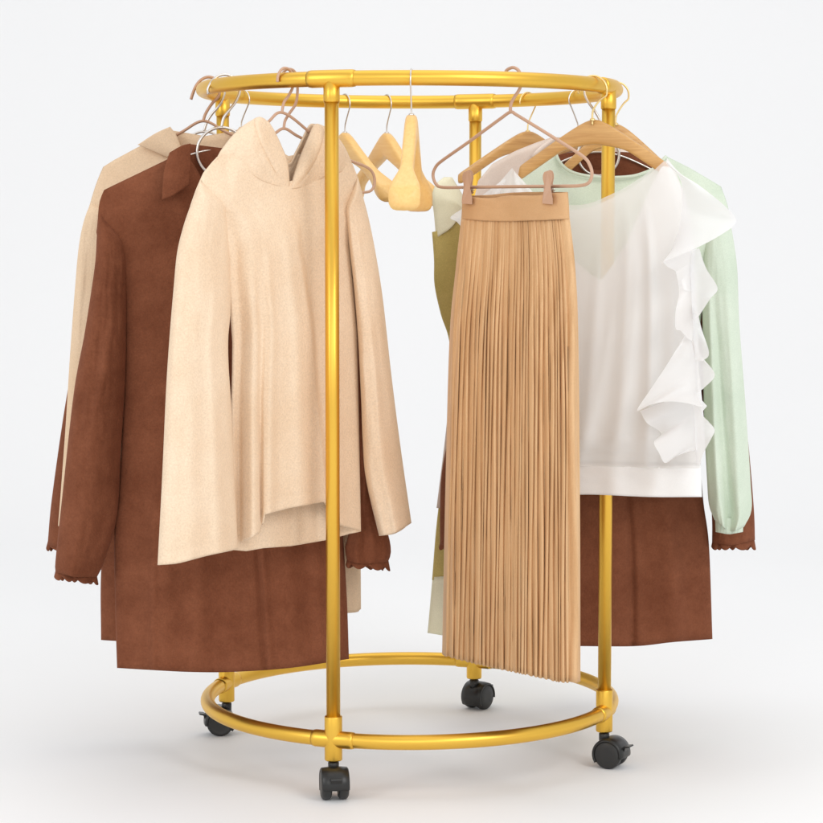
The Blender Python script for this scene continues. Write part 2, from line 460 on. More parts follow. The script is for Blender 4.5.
# pale contoured hangers on the empty part of the rail
g_pale = 'bare pale wooden hangers on the golden rail'
wood_hanger('wooden_hanger', 'pale bare wooden hanger seen end on, hooked on the front rail', g_pale, 0.5, -94, M['wood_pale'], M['chrome'], w=.205, drop=.15, hc=.058, he=.036, tc_=.026, te=.062, bend=.0, contour=True)
wood_hanger('wooden_hanger', 'pale bare wooden hanger on the back rail, nearest the front golden post', g_pale, -160, -58, M['wood_pale'], M['chrome'], w=.21, drop=.13, hc=.06, he=.03, tc_=.026, te=.055, flip=1, contour=True)
wood_hanger('wooden_hanger', 'pale bare wooden hanger on the back rail, just left of the end-on hanger', g_pale, -173, -62, M['wood_pale'], M['chrome'], w=.21, drop=.135, hc=.06, he=.034, tc_=.026, te=.062, flip=1, contour=True)
wood_hanger('wooden_hanger', 'wooden hanger at far left whose small peak shows above the cream hoodie', g_pale, -121, -35, M['wood_mid'], M['chrome'], w=.19, drop=.12, hc=.05, he=.026, flip=1)

# ------------------------------------------------------------------ generic coat
SUE = 'brown suede coats on the rack'
def frill(name, pl, mat, parent, x0, x1, y0, y1, off, tf, tb, seed, n=7, drop=6):
    """gathered scalloped edge round the end of a sleeve"""
    rs = random.Random(seed); nu = 90; V = []; rows = 7
    for j in range(rows):
        w = j/(rows-1)
        for i in range(nu):
            g = 2*PI*i/nu
            sx = (x0+x1)/2+(x1-x0)/2*math.cos(g)*(.985+.03*w); front = math.sin(g)
            ph = n*g+.9*math.sin(2*g+seed)+.6*math.sin(3*g+2*seed)
            sy = y0+(y1-y0)*(math.cos(g)+1)/2 + w*(drop+2.2*math.sin(ph+.5)) 
            of = off + (tf if front > 0 else tb)*front*(.8+.15*w) + w*.006*math.sin(ph)
            V.append(pl.at(sx+ w*1.2*math.cos(ph), sy, of))
    F = [(j*nu+i, j*nu+(i+1) % nu, (j+1)*nu+(i+1) % nu, (j+1)*nu+i) for j in range(rows-1) for i in range(nu)]
    return obj(name, V, F, mat, parent, solid=.0016)

def base_of(pl, px, py):
    p = pl.at(px, py); return tuple(p)

# ---- front-left brown coat
p2 = Plane(-64, 20)
t = thing('brown_coat', 'long brown suede coat hanging half hidden behind the cream hoodie', 'coat', base_of(p2, 231, 672), 0, SUE)
panel('body', p2, M['suede'], t,
      L=[(104, 190), (99.5, 202), (97.5, 222), (97, 238), (108, 250), (119, 262), (124, 290), (125, 318), (124.5, 380), (119, 489), (114.5, 530), (115, 600), (117, 668)],
      R=[(340, 190), (347, 202), (348, 225), (345, 240), (340, 262), (336, 290), (336, 318), (336, 400), (339, 480), (343, 534), (347, 600), (349, 659)],
      T=[(112, 186), (166, 161), (186, 153), (196, 168), (222, 215), (248, 168), (258, 153), (285, 162), (340, 190)],
      Tb=[(112, 186), (166, 160), (190, 144), (222, 148), (255, 144), (285, 160), (340, 190)],
      B=[(150, 670), (190, 672), (231, 672), (290, 668)], Bb=[(150, 664), (231, 664), (290, 661)],
      tf=.05, tb=.045, top=.45, nu=131, nv=80, amp=.010, fu=2.2, fv=1.6, seed=2, pw=3.2,
      folds=[(-.55, -.62, .10, .16, .0, .018, .25), (-.66, -.69, .03, .03, 0, .007, .45), (.72, .78, .05, .06, 0, .012, .3), (-.1, -.35, .08, .12, .004, .012, .3), (.45, .55, .08, .14, 0, .018, .3), (.25, .27, .022, .022, -.004, -.008, .05), (.3, .32, .03, .03, .002, .004, .05)],
      hard='T')
s = panel('sleeve', p2, M['suede'], t,
      L=[(99.5, 214), (97.5, 226), (96.5, 240), (94.5, 268), (84.6, 333), (74, 391), (63, 489), (55.5, 560), (55.5, 572)],
      R=[(122, 236), (126, 262), (126.5, 285), (126.5, 318), (125.5, 380), (121, 453), (117.5, 515), (105, 560), (97, 577)],
      T=[], B=[(75, 577)], tf=.052, tb=.04, top=.55, rise=.03, nu=49, nv=70, amp=.006, fu=1.6, fv=5, seed=3,
      folds=[(.3, -.2, .25, .3, .004, .01, .25)], off=.002)
frill('cuff_frill', p2, M['suede'], s, 55.5, 97, 569, 574, .002, .0535, .041, 3, drop=9)
s = panel('sleeve', p2, M['suede'], t,
      L=[(330, 200), (334, 260), (340, 330), (346, 420), (352, 499), (348, 536), (345, 547), (347, 562)],
      R=[(352, 200), (362, 250), (370, 330), (374, 420), (376, 505), (388, 534), (391, 552), (388, 562)],
      T=[], B=[(365, 564)], tf=.045, tb=.035, top=.55, rise=.03, nu=49, nv=70, amp=.004, fu=1.6, fv=5, seed=4, off=.004,
      fn=lambda U, W: -.022*np.exp(-((W-.875)/.035)**2) + .0025*np.sin(U*9)*sm(W, .87, .93))
frill('cuff_frill', p2, M['suede'], s, 347, 389, 558, 561, .004, .0465, .036, 8, drop=8)
sheet('collar', p2, M['suede'], t, L=[(170, 153), (164, 172), (162, 200)], R=[(190, 143.5), (190, 165), (188.5, 185)], T=[(181, 146)], B=[(174, 195)],
      offf=lambda U, W: .03+.010*W+.006*np.cos(U*1.4), solid=.003, nu=24, nv=24)
sheet('collar', p2, M['suede'], t, L=[(255, 143.5), (255, 165), (257, 185)], R=[(275, 153), (281, 172), (283, 200)], T=[(264, 146)], B=[(271, 195)],
      offf=lambda U, W: .03+.010*W+.006*np.cos(U*1.4), solid=.003, nu=24, nv=24)

# ---- beige coat behind it
p1 = Plane(-88, 3)
t = thing('beige_coat', 'light beige wool coat with a turned collar behind the brown coat', 'coat', base_of(p1, 205, 611), 0)
panel('body', p1, M['beige'], t,
      L=[(103, 167), (96, 184), (89, 207), (88, 213), (100, 215), (109, 222), (114, 250), (116, 330), (120, 450), (124, 530), (127, 604)],
      R=[(307, 167), (314, 184), (321, 207), (322, 213), (310, 215), (301, 222), (300, 250), (304, 330), (318, 420), (358, 500), (360.5, 560), (361, 609)],
      T=[(114, 160), (140, 146), (168, 132), (180, 150), (205, 190), (230, 150), (242, 132), (270, 146), (296, 160)],
      Tb=[(114, 160), (140, 146), (170, 130), (205, 136), (240, 130), (270, 146), (296, 160)],
      B=[(160, 608), (240, 614), (346, 613)], tf=.04, tb=.032, top=.45, seed=6, amp=.004, pw=3.2,
      folds=[(-.5, -.6, .1, .14, 0, .01, .3), (.8, .86, .05, .05, 0, .01, .3)], hard='T')
panel('sleeve', p1, M['beige'], t,
      L=[(92, 202), (88, 209), (83, 224), (79, 245), (76, 275), (70, 355), (66, 420), (61, 489), (58, 526)],
      R=[(110, 209), (113, 230), (114, 260), (116, 320), (118, 400), (112, 480), (106, 522)], T=[], B=[(82, 530)],
      tf=.042, tb=.032, top=.6, rise=.03, nu=41, nv=60, seed=7, off=.0)
panel('sleeve', p1, M['beige'], t,
      L=[(288, 175), (286, 230), (288, 320), (292, 400), (298, 480), (304, 522)],
      R=[(307, 167), (314, 184), (321, 207), (328, 250), (334, 330), (338, 420), (340, 489), (342, 500)], T=[], B=[(325, 520)],
      tf=.042, tb=.032, top=.6, rise=.03, nu=41, nv=60, seed=8, off=.003)
sheet('collar', p1, M['beige'], t, L=[(138, 144.5), (150, 149), (168, 156)], R=[(170, 127), (176, 136), (180, 148)], T=[(155, 134)], B=[(174, 153)],
      offf=lambda U, W: .012+.016*np.cos(U*1.2)*(.5+.5*W), solid=.004, nu=24, nv=20)
sheet('collar', p1, M['beige'], t, L=[(240, 127), (234, 136), (230, 148)], R=[(272, 144.5), (260, 149), (242, 156)], T=[(255, 134)], B=[(236, 153)],
      offf=lambda U, W: .012+.016*np.cos(U*1.2)*(.5+.5*W), solid=.004, nu=24, nv=20)

# ---- rear-left brown coat
p0 = Plane(-101, -4)
t = thing('brown_coat', 'brown suede coat at the far left behind the beige coat, little of it showing', 'coat', base_of(p0, 214, 641), 0, SUE)
panel('body', p0, M['suede'], t,
      L=[(112, 190), (113, 230), (114, 300), (112, 400), (107, 500), (101, 573), (101, 640)],
      R=[(316, 190), (315, 230), (312, 300), (312, 400), (318, 500), (324, 573), (328, 640)],
      T=[(170, 160), (190, 148), (214, 185), (240, 148), (260, 160)], Tb=[(170, 160), (190, 146), (214, 150), (240, 146), (260, 160)],
      B=[(160, 643), (214, 644), (270, 643)], tf=.04, tb=.028, top=.35, seed=10, amp=.005)
s = panel('sleeve', p0, M['suede'], t,
      L=[(112, 188), (106, 210), (96, 260), (80, 330), (66, 400), (52, 497), (47.5, 545)],
      R=[(130, 196), (128, 250), (122, 330), (112, 420), (100, 500), (90, 548)], T=[], B=[(68, 550)],
      tf=.04, tb=.03, top=.6, rise=.03, nu=41, nv=60, seed=11)
frill('cuff_frill', p0, M['suede'], s, 47.5, 90, 541, 544, 0, .0415, .031, 5, drop=8)
s = panel('sleeve', p0, M['suede'], t,
      L=[(298, 196), (300, 250), (304, 330), (310, 420), (318, 470), (322, 500)],
      R=[(316, 188), (322, 210), (330, 260), (338, 330), (340, 420), (342, 470), (342, 500)], T=[], B=[(332, 503)],
      tf=.04, tb=.03, top=.6, rise=.03, nu=41, nv=60, seed=12)

# ---- cream hoodie
p3 = Plane(-34, 44)
t = thing('hoodie', 'cream wool hoodie with wide sleeves and split hem behind the front golden post', 'hoodie', base_of(p3, 285, 550), 0)
def hood_step(U, W):
    # the front sheet hangs as one broad fold whose right edge drops back
    c = .16+.28*W
    return (.007+.014*W)*sm(W, .02, .3)*(1-sm(U-c, -.03*(1-W)-.01, .035))*sm(U, -1., -.55)
def armgap(U, W):
    return np.where(np.abs(U) > .999, 0, 0)*1.
panel('body', p3, M['cream'], t,
      L=[(212, 162), (203, 173), (196, 189), (190, 206), (199, 213), (212, 222), (222, 236), (227, 260), (228, 290), (230.5, 318), (232.3, 342), (232, 372), (231, 415), (233, 550)],
      R=[(352, 164), (358, 177), (363, 195), (367, 220), (356, 232), (350, 245), (353, 282), (357, 330), (359, 420), (361, 531)],
      T=[(217, 157), (228, 153), (239, 156.5), (261, 172), (275, 178), (288, 182), (300, 178.5), (312, 174), (326, 166), (340, 161)],
      Tb=[(217, 157), (228, 150), (239, 148), (261, 150), (275, 154), (288, 156), (300, 154), (312, 152), (326, 154), (340, 158)],
      B=[(241, 542), (250, 538), (260, 533), (263.5, 515), (290, 508), (324, 502), (331, 508), (340, 525)],
      Bb=[(245, 551), (262, 548), (290, 546), (325, 540), (340, 536)],
      tf=.040, tb=.02, top=.5, topopen=(.5, .85), nu=121, nv=150, stitch=.965, botmul=.5, seed=14, amp=.004, fu=2, fv=1.4, pw=3, fn=hood_step,
      folds=[(-.62, -.70, .07, .12, 0, .02, .25), (-.42, -.55, .09, .10, .002, -.014, .25), (-.84, -.9, .10, .07, 0, -.03, .08), (-.25, -.30, .05, .08, .003, .012, .15), (.02, .12, .06, .1, .004, .006, .1), (.62, .72, .08, .12, 0, .012, .35)],
      hard='TBLR', solid=.004)
panel('sleeve', p3, M['cream'], t,
      L=[(200, 180), (194, 197), (189.5, 208), (183, 227.5), (177, 253), (173.5, 289), (169.5, 337), (166, 391), (162, 480), (157.5, 565)],
      R=[(226, 200), (228, 230), (230.5, 282), (230.3, 314), (228.3, 338), (228.6, 365), (231.5, 410), (234.5, 480), (238, 549)],
      T=[], B=[(178, 563), (205, 556)], tf=.046, tb=.04, top=.75, rise=.03, nu=61, nv=150, stitch=.965, seed=15, amp=.004, fu=1.4, fv=3, off=lambda U, W: .004+.03*sm(W, .04, .5),
      folds=[(.3, .55, .15, .2, .0, .012, .1), (-.2, -.15, .2, .25, 0, .006, .2)], solid=.004)
panel('sleeve', p3, M['cream'], t,
      L=[(345, 205), (349, 245), (354, 290), (358, 340), (361, 400), (362.5, 440), (366, 480), (379, 536)],
      R=[(358, 178), (364, 200), (369.5, 222), (376, 255), (383, 300), (392, 380), (401, 450), (411.5, 523)],
      T=[], B=[(392, 534), (402, 529)], tf=.045, tb=.04, top=.75, rise=.03, nu=61, nv=150, stitch=.965, seed=16, amp=.004, fu=1.4, fv=3, off=.004,
      folds=[(-.2, .1, .2, .3, 0, .008, .15)], solid=.004)
# hood: the two fallen halves and the inside of the back, sewn under the neck edge of the body
def hood_off(roll):
    return lambda U, W: (.0145*sm(W, -.2, .9)*sm(U*roll, -.95, 0) - .008*sm(W, .5, 1)*(1-sm(U*roll, -.95, -.2)) + .017*(np.clip(1-U*U, 0, 1)**.6)*np.sin(PI*np.clip(W, 0, 1))**.8 + (.006*sm(U*roll-(-.55+1.5*W), -.05, .09) - .003*np.exp(-((U*roll-(-.6+1.5*W))/.07)**2))*(1-W**3) + .003*wob(U, W, 3, 1.5, 2))
sheet('hood', p3, M['cream'], t, L=[(254, 121.5), (244, 128), (234, 137), (226, 146.5), (214, 161)], R=[(267, 123), (273, 133), (280, 148), (285.5, 163), (288.3, 189)],
      T=[(260, 118.8)], B=[(239, 165), (262, 180)], offf=hood_off(1), nu=61, nv=51, solid=.005)
sheet('hood', p3, M['cream'], t, L=[(315, 126.5), (309, 141), (301, 160), (290, 189)], R=[(319, 126.5), (329, 131.5), (341, 145), (351, 165)],
      T=[(317, 125.5)], B=[(308, 184), (326, 174), (340, 171)], offf=hood_off(-1), nu=61, nv=51, solid=.005)
sheet('hood', p3, M['cream'], t, L=[(262, 121), (268, 136), (278, 160), (288, 188)], R=[(318, 126), (312, 142), (302, 165), (290, 189)],
      T=[(272, 146), (287, 163), (296, 150), (309, 125)], B=[], offf=lambda U, W: -.006-.02*(1-U*U)*sm(W, 0, .5), nu=41, nv=31, solid=.004)

# ---- pleated skirt
p4 = Plane(31, -50)
t = thing('skirt', 'long tan pleated skirt clipped to the rose beige hanger', 'skirt', base_of(p4, 511, 675), 0)
NP = 29
def pleats():
    nu, nv = NP*10+1, 60
    s = np.linspace(0, 1, nu); v = np.linspace(0, 1, nv)
    rs = np.random.RandomState(4)
    wd = .55+.9*rs.rand(NP); wd[-1] = 2.6; edges = np.concatenate(([0], np.cumsum(wd))); edges /= edges[-1]
    ph = np.interp(s, edges, np.arange(NP+1))
    ampk = .5+.8*rs.rand(NP+1)
    def tri(p): 
        f = p % 1.; q = np.where(f < .7, f/.7, (1-f)/.3); return q*q*(3-2*q)*.6+q*.4
    V = []; 
    for side in (1, -1):
        P = coons([(462, 215.5), (456, 270), (450, 337), (446, 480), (442.5, 655)], [(569, 216.5), (575, 270), (578, 340), (579.5, 500), (580, 682)],
                  [], [(475, 663.5), (505, 670), (540, 677.5), (562, 682)], s, v)
        U, W = np.meshgrid(s, v)
        PH = ph[None, :] + .16*np.sin(W*9+np.floor(ph)[None, :]*1.7)*sm(W, 0, .2)*0.9
        A = (.0025+.0075*sm(W, .0, .3))*np.interp(ph, np.arange(NP+1), ampk)[None, :]*(.82+.55*wob(np.floor(ph)[None, :]*1.37, W, 5, 1., 3.2, 2))
        T = tri(PH)
        prof = np.sqrt(np.clip(1-np.abs(2*U-1)**3.2, 0, 1))
        big = .010*np.sin(U*9+.6+1.5*W)*sm(W, .05, .4)*prof + .006*np.sin(U*21+2*W)*prof*sm(W, 0, .25)
        turn = -.05*sm(U, .9, 1.)*sm(W, .0, .15)
        o = side*(.012+.034*sm(W, 0, .5))*prof + (A*T + big)*(1 if side > 0 else -1)*np.clip(prof*2, 0, 1)
        yy = P[..., 1] + (T-.5)*1.5*sm(W, .93, 1.)
        V.append(p4.at(P[..., 0], yy, o))
    n2 = 2*nu-2; VV = []
    for j in range(nv): VV += list(V[0][j]) + list(V[1][j, nu-2:0:-1])
    F = [(j*n2+k, j*n2+(k+1) % n2, (j+1)*n2+(k+1) % n2, (j+1)*n2+k) for j in range(nv-1) for k in range(n2)]
    o = obj('pleated_panel', VV, F, M['satin'], t, solid=.001)
    o.data.polygons.foreach_set('use_smooth', [True]*len(o.data.polygons))
pleats()
panel('waistband', p4, M['band'], t, L=[(463, 196), (462, 205), (461.5, 219)], R=[(568, 192), (569, 205), (569.5, 219)],
      T=[(490, 198), (515, 195.5), (540, 195)], Tb=[(490, 195), (515, 192.5), (540, 192)], B=[(490, 221), (515, 221), (545, 220)], tf=.0195, tb=.018, top=1, topopen=1, amp=.0015, nu=61, nv=16, seed=20, solid=.003, pw=3.5,
      fn=lambda U, W: .004*np.sin(U*7)*(1-W))
def clip_hanger():
    t = thing('clip_hanger', 'rose beige triangular metal hanger with two clips holding the tan pleated skirt', 'hanger', base_of(p4, 511, 187), 0)
    P = traced_tube(p4, [(505, 74), (507, 70), (513, 67.5), (518.5, 70.5), (521, 78), (520, 88), (514.5, 97), (511, 104), (510.3, 113)], .003)
    MB().tube(P, .0034, 12).obj('hook', M['rose'], t)
    pts = [(510.5, 112), (500, 119), (470, 141), (443, 160), (436, 166.5), (433, 175), (436, 184), (443, 187.3), (470, 187.2), (515, 186.6), (560, 186.2), (580, 185.6), (589, 182.5), (592, 174), (589.5, 164.5), (583, 156.5), (560, 141.5), (530, 123), (516, 114.5)]
    P = traced_tube(p4, pts, .0034, 160, closed=True)
    MB().tube(P, .0034, 12, closed=True).obj('frame', M['rose'], t)
    for cx in (467, 547.5):
        b = MB()
        for o, (dx, dy) in ((.010, (0, 0)), (-.008, (7, -1))):
            prof = [(-3.4, 172), (-4.6, 175), (-4.8, 179), (-3.6, 183.5), (-3.2, 188), (-4.4, 194), (-5.2, 199), (-5.2, 203.5), (5.2, 204.5), (5.2, 199), (4.4, 194), (3.2, 188), (3.6, 183.5), (4.8, 179), (4.6, 175), (3.2, 172), (0, 170.8)]
            if o < 0: prof = [(x*.85, y if y < 195 else 193) for x, y in prof]
            if o > 0: o2 = [.012, .022]
            else: o2 = [-.016, -.007]
            q = len(prof); V = []
            for oo in o2:
                A = np.array(prof); lean = np.interp(A[:, 1], [170, 188, 204], [.012, .004, .006 if o > 0 else 0])*(1 if o > 0 else -1)*.6
                V += list(p4.at(cx+A[:, 0]+dx*.35, A[:, 1]+dy, oo+lean))
            b.add(V, [tuple(range(q-1, -1, -1)), tuple(range(q, 2*q))] + [(i, (i+1) % q, (i+1) % q+q, i+q) for i in range(q)])
        c = b.obj('clip', M['rose'], t, smooth=False)
        md = c.modifiers.new('round', 'BEVEL'); md.width = .0012; md.segments = 2
        g = np.linspace(0, 6*2*PI, 90)
        ctr = p4.at(cx+2, 189, .0)
        sp = [ctr + p4.e*.004*math.cos(x) + np.array((0, 0, 1))*.004*math.sin(x) + p4.n*(.014-.026*i/89) for i, x in enumerate(g)]
        MB().tube(sp, .0008, 6).obj('spring', M['chrome'], c)
clip_hanger()

# ---- hoodie hangers
g_rose = 'rose beige wire hangers above the cream hoodie'
pa = Plane(-34, 44)
t = thing('wire_hanger', 'rose beige wire hanger inside the cream hoodie, upper of the two crossing wires', 'hanger', base_of(pa, 282, 190), 0, g_rose)
MB().tube(traced_tube(pa, [(277.5, 82), (278, 76), (281, 70), (285, 68), (289.5, 70), (292.5, 76), (293, 86), (289, 95), (284, 102.5), (281.8, 113)], 0), .003, 10).obj('hook', M['rose'], t)
MB().tube(traced_tube(pa, [(282, 112.5), (267, 123), (240, 146), (222, 165), (219, 175), (224, 181), (240, 182), (285, 184), (330, 186), (342, 184), (345, 175), (338, 160), (307, 130)], 0, 140, closed=True), .003, 10, closed=True).obj('frame', M['rose'], t)
pb = Plane(-35.5, 44)
t = thing('wire_hanger', 'rose beige wire hanger whose rounded right end sticks out past the cream hoodie shoulder', 'hanger', base_of(pb, 284, 192), 0, g_rose)
MB().tube(traced_tube(pb, [(281, 82), (281.5, 76), (285, 70.5), (289, 69), (294, 71), (297, 78), (297.5, 92), (295.5, 104), (289, 114), (285, 121), (283.7, 129)], 0), .003, 10).obj('hook', M['rose'], t)
MB().tube(traced_tube(pb, [(284, 128.5), (272, 135.5), (245, 152), (226, 166), (221, 175), (225, 183), (240, 186), (290, 190), (345, 192.3), (365, 192.3), (372.5, 189), (374.6, 179), (369, 168.5), (350, 160.5), (320, 147), (297.5, 136)], 0, 150, closed=True), .003, 10, closed=True).obj('frame', M['rose'], t)

# ---- beige coat hanger
t = thing('wire_hanger', 'copper beige wire hanger inside the light beige coat at the left end of the rail', 'hanger', base_of(p1, 203, 175), 0)
MB().tube(traced_tube(p1, [(191, 99.5), (193, 93), (196, 86), (201, 80), (208, 77), (215, 79), (219, 86), (219, 95), (211, 105), (205.5, 114), (203, 122)], 0), .0034, 10).obj('hook', M['copper'], t)
MB().tube(traced_tube(p1, [(203, 121), (180, 133), (150, 148), (120, 166), (115, 174), (122, 179), (160, 179), (205, 179), (250, 179), (288, 179), (294, 174), (289, 166), (260, 150), (236, 137), (224, 131)], 0, 140, closed=True), .0032, 10, closed=True).obj('frame', M['copper'], t)

# ---- silver hangers with a round loop
g_loop = 'silver hangers with a round loop inside the brown coats'
def loop_hanger(pl, label, hookpts, c, rpx, armL, armR, off=0.):
    t = thing('loop_hanger', label, 'hanger', base_of(pl, c[0], c[1]+rpx), 0, g_loop)
    MB().tube(traced_tube(pl, hookpts, 0, off=off), .003, 10).obj('hook', M['chrome'], t)
    P = [(c[0]+rpx*math.cos(a), c[1]+rpx*math.sin(a)) for a in np.linspace(0, 2*PI, 60, endpoint=False)]
    MB().tube(traced_tube(pl, P, 0, off=off, soft=False), .0032, 10, closed=True).obj('loop', M['chrome'], t)
    MB().tube(traced_tube(pl, [armL, (c[0], c[1]-3), armR], 0, off=off-.004), .0024, 10).obj('shoulder_bar', M['chrome'], t)
loop_hanger(p2, 'silver hanger whose big round loop crosses the dark neck of the front-left brown coat',
            [(208.4, 94), (208.2, 88), (214, 79), (223, 74.6), (232, 76.5), (238.5, 83), (239.5, 92), (235.4, 102), (229, 110.5), (223.7, 118), (221.5, 127)], (221.5, 152), 24.5, (135, 176), (312, 176))
loop_hanger(p0, 'silver hanger whose grey round loop shows just left of the nearer loop',
            [(202, 94), (202, 87), (207, 81), (214, 79), (221, 82), (224.5, 90), (223, 98), (218.6, 106.6), (212, 114), (207, 122), (204, 131)], (204.5, 152), 20.5, (135, 176), (290, 176))

# ------------------------------------------------------------------ right-hand group
# ---- rear right brown coat
p7 = Plane(101, 4)
t = thing('brown_coat', 'brown suede coat on the right, its hem showing below the white blouse', 'coat', base_of(p7, 597, 645), 0, SUE)
panel('body', p7, M['suede'], t,
      L=[(490, 192), (494, 240), (496, 320), (496, 420), (490, 520), (484, 645)],
      R=[(706, 192), (702, 240), (699, 320), (698, 420), (703, 497), (709, 545), (712.5, 639)],
      T=[(530, 172), (562, 157), (580, 160), (598, 170), (618, 160), (640, 157), (670, 172)], Tb=[(530, 170), (562, 154), (598, 152), (640, 154), (670, 170)],
      B=[(540, 646), (579, 646), (635, 646), (673, 642)], tf=.04, tb=.035, top=.35, seed=30, amp=.006, fu=2.4, fv=2, nu=131,
      folds=[(.1, .12, .07, .1, 0, .01, .3), (.6, .66, .07, .1, 0, .014, .3), (.25, .30, .022, .022, -.004, -.008, .05), (.31, .36, .03, .03, .002, .004, .05)], stp=[])
s = panel('sleeve', p7, M['suede'], t,
      L=[(682, 196), (686, 250), (694, 320), (704, 420), (710, 490), (712, 520), (712, 543)],
      R=[(704, 190), (722, 250), (733, 320), (743, 400), (749, 450), (754, 510), (755, 540)], T=[], B=[(733, 545)],
      tf=.04, tb=.035, top=.6, rise=.03, nu=41, nv=60, seed=31)
frill('cuff_frill', p7, M['suede'], s, 712.5, 754.5, 538, 538, 0, .0415, .036, 9, drop=10)
s = panel('sleeve', p7, M['suede'], t,
      L=[(492, 190), (482, 250), (470, 320), (452, 420), (442, 470), (440, 510), (440, 545)],
      R=[(514, 196), (510, 250), (502, 320), (492, 420), (484, 490), (482, 520), (482, 545)], T=[], B=[(461, 548)],
      tf=.04, tb=.035, top=.6, rise=.03, nu=41, nv=60, seed=32)
frill('cuff_frill', p7, M['suede'], s, 440, 482, 540, 540, 0, .0415, .036, 4, drop=8)
loop_hanger(p7, 'silver hanger with a round loop behind the right golden post, inside the right brown coat',
            [(606, 95), (605, 88), (599, 82), (592, 81), (586, 86), (585, 94), (589, 103), (596, 113), (600, 122), (599, 135)], (598.5, 155), 20.5, (515, 184), (682, 184), off=.012)

# ---- mint sweater
p6 = Plane(86.5, 0)
t = thing('sweater', 'mint green jersey sweater with gathered cuffs behind the white blouse', 'sweater', base_of(p6, 612, 480), 0)
panel('body', p6, M['mint'], t,
      L=[(502, 186), (495, 205), (491, 228), (500, 250), (514, 262), (518, 300), (502, 400), (500, 484)],
      R=[(721, 186.5), (727.5, 205), (731, 229), (722, 250), (708, 262), (704, 300), (700, 330), (699, 400), (696, 484)],
      T=[(520, 176), (540, 164), (556, 154), (563, 166), (581, 174.5), (604, 177), (630, 176), (653, 168.5), (666, 156), (690, 168), (712, 181)],
      B=[(560, 486), (612, 487), (660, 486)], tf=.045, tb=.035, top=.45, pw=3.2, seed=40, nu=91, nv=70,
      folds=[(.7, .8, .06, .1, .004, .01, .1), (-.3, -.3, .1, .12, 0, .01, .2)], hard='T')
for sgn in (1, -1):
    def mx(pts): return [((x if sgn > 0 else 1222-x), y) for x, y in pts]
    A = [(706, 236), (703, 262), (702, 300), (703, 350), (704, 420), (707, 480), (709, 505), (714.5, 520)]
    Bq = [(727, 210), (731, 226), (734.5, 246), (737.5, 272), (739.5, 325), (745.5, 404), (750.5, 480), (751.5, 510), (744, 527)]
    if sgn > 0: Lq, Rq = A, Bq
    else: Lq, Rq = mx(Bq), mx(A)
    s = panel('sleeve', p6, M['mint'], t, L=Lq, R=Rq, T=[], B=[((731) if sgn > 0 else 491, 531)], tf=.05, tb=.04, top=.7, rise=.03, nu=51, nv=70, seed=41,
              folds=[(-.35*sgn, .05*sgn, .14, .2, .002, -.02, .0), (.55*sgn, .45*sgn, .2, .25, 0, .016, .1), (-.65*sgn, -.5*sgn, .15, .22, .004, .014, .05)], off=.002, amp=.004, fu=1.6, fv=3,
              fn=lambda U, W: .003*np.sin(U*16)*sm(W, .9, .98))
    panel('cuff', p6, M['mint'], s, L=[(715, 517), (715.5, 532)] if sgn > 0 else [(478, 517), (478.5, 532)], R=[(743.5, 519), (743, 532)] if sgn > 0 else [(507, 519), (506.5, 532)],
          T=[], B=[((729) if sgn > 0 else 493, 534)], tf=.035, tb=.03, top=1, topopen=1, nu=31, nv=8, amp=.001, off=.004, fn=lambda U, W: .0015*np.sin(U*30))
# neckband of the sweater
NB = np.array([(556, 154), (560, 162), (568, 169.5), (581, 174.3), (604, 177), (630, 176), (645, 172), (656, 166.5), (666, 156)])
Q = curve(NB, np.linspace(0, 1, 60)); uu = np.linspace(-1, 1, 60)
MB().tube(p6.at(Q[:, 0], Q[:, 1]+.5, .008+.010*np.sqrt(1-uu**2)), .0035, 8).obj('neckband', M['mint'], t)

g_honey = 'honey coloured wooden hangers on the right half of the rail'
wood_hanger('wooden_hanger', 'honey wooden hanger behind the right golden post, inside the mint sweater', g_honey, 86.5, 0, M['wood_mid'], M['brass'], w=.115, drop=.09, hc=.05, he=.028, flip=1, back=.006, te=.014, hr=.028, wire=.002)

# ---- white blouse
p5 = Plane(58, -22)
t = thing('blouse', 'sheer white blouse with cascading ruffles hanging in front of the right golden post', 'blouse', base_of(p5, 590, 497), 0)
bL = [(507, 181), (500, 215), (497, 280), (494, 380), (486, 440), (483, 466)]
bR = [(676, 172), (690, 215), (696, 280), (699, 370), (701, 440), (701, 468)]
nk = [(513, 176), (522, 190), (540, 203), (569, 210.5), (587.5, 208), (602, 202.6), (614, 197), (633, 187), (651.5, 172.6), (664, 161)]
BF = [(-.35, -.45, .06, .09, .002, .014, .15), (.05, -.12, .05, .08, .004, .012, .1), (.33, .2, .05, .09, .008, .012, .0), (.52, .5, .04, .08, .008, .016, .0), (.78, .72, .05, .07, .0, .01, .2)]
def bl_off(th, tp=.5): return lambda U, W: (th*np.sqrt(np.clip(1-np.abs(U)**3, 0, 1))*(tp+(1-tp)*sm(W, 0, .4)) + ridges(U, W, BF)*np.clip(1-U**6, 0, 1))*(1-.55*sm(W, .88, .96)) + .003*sm(W, .96, .97)
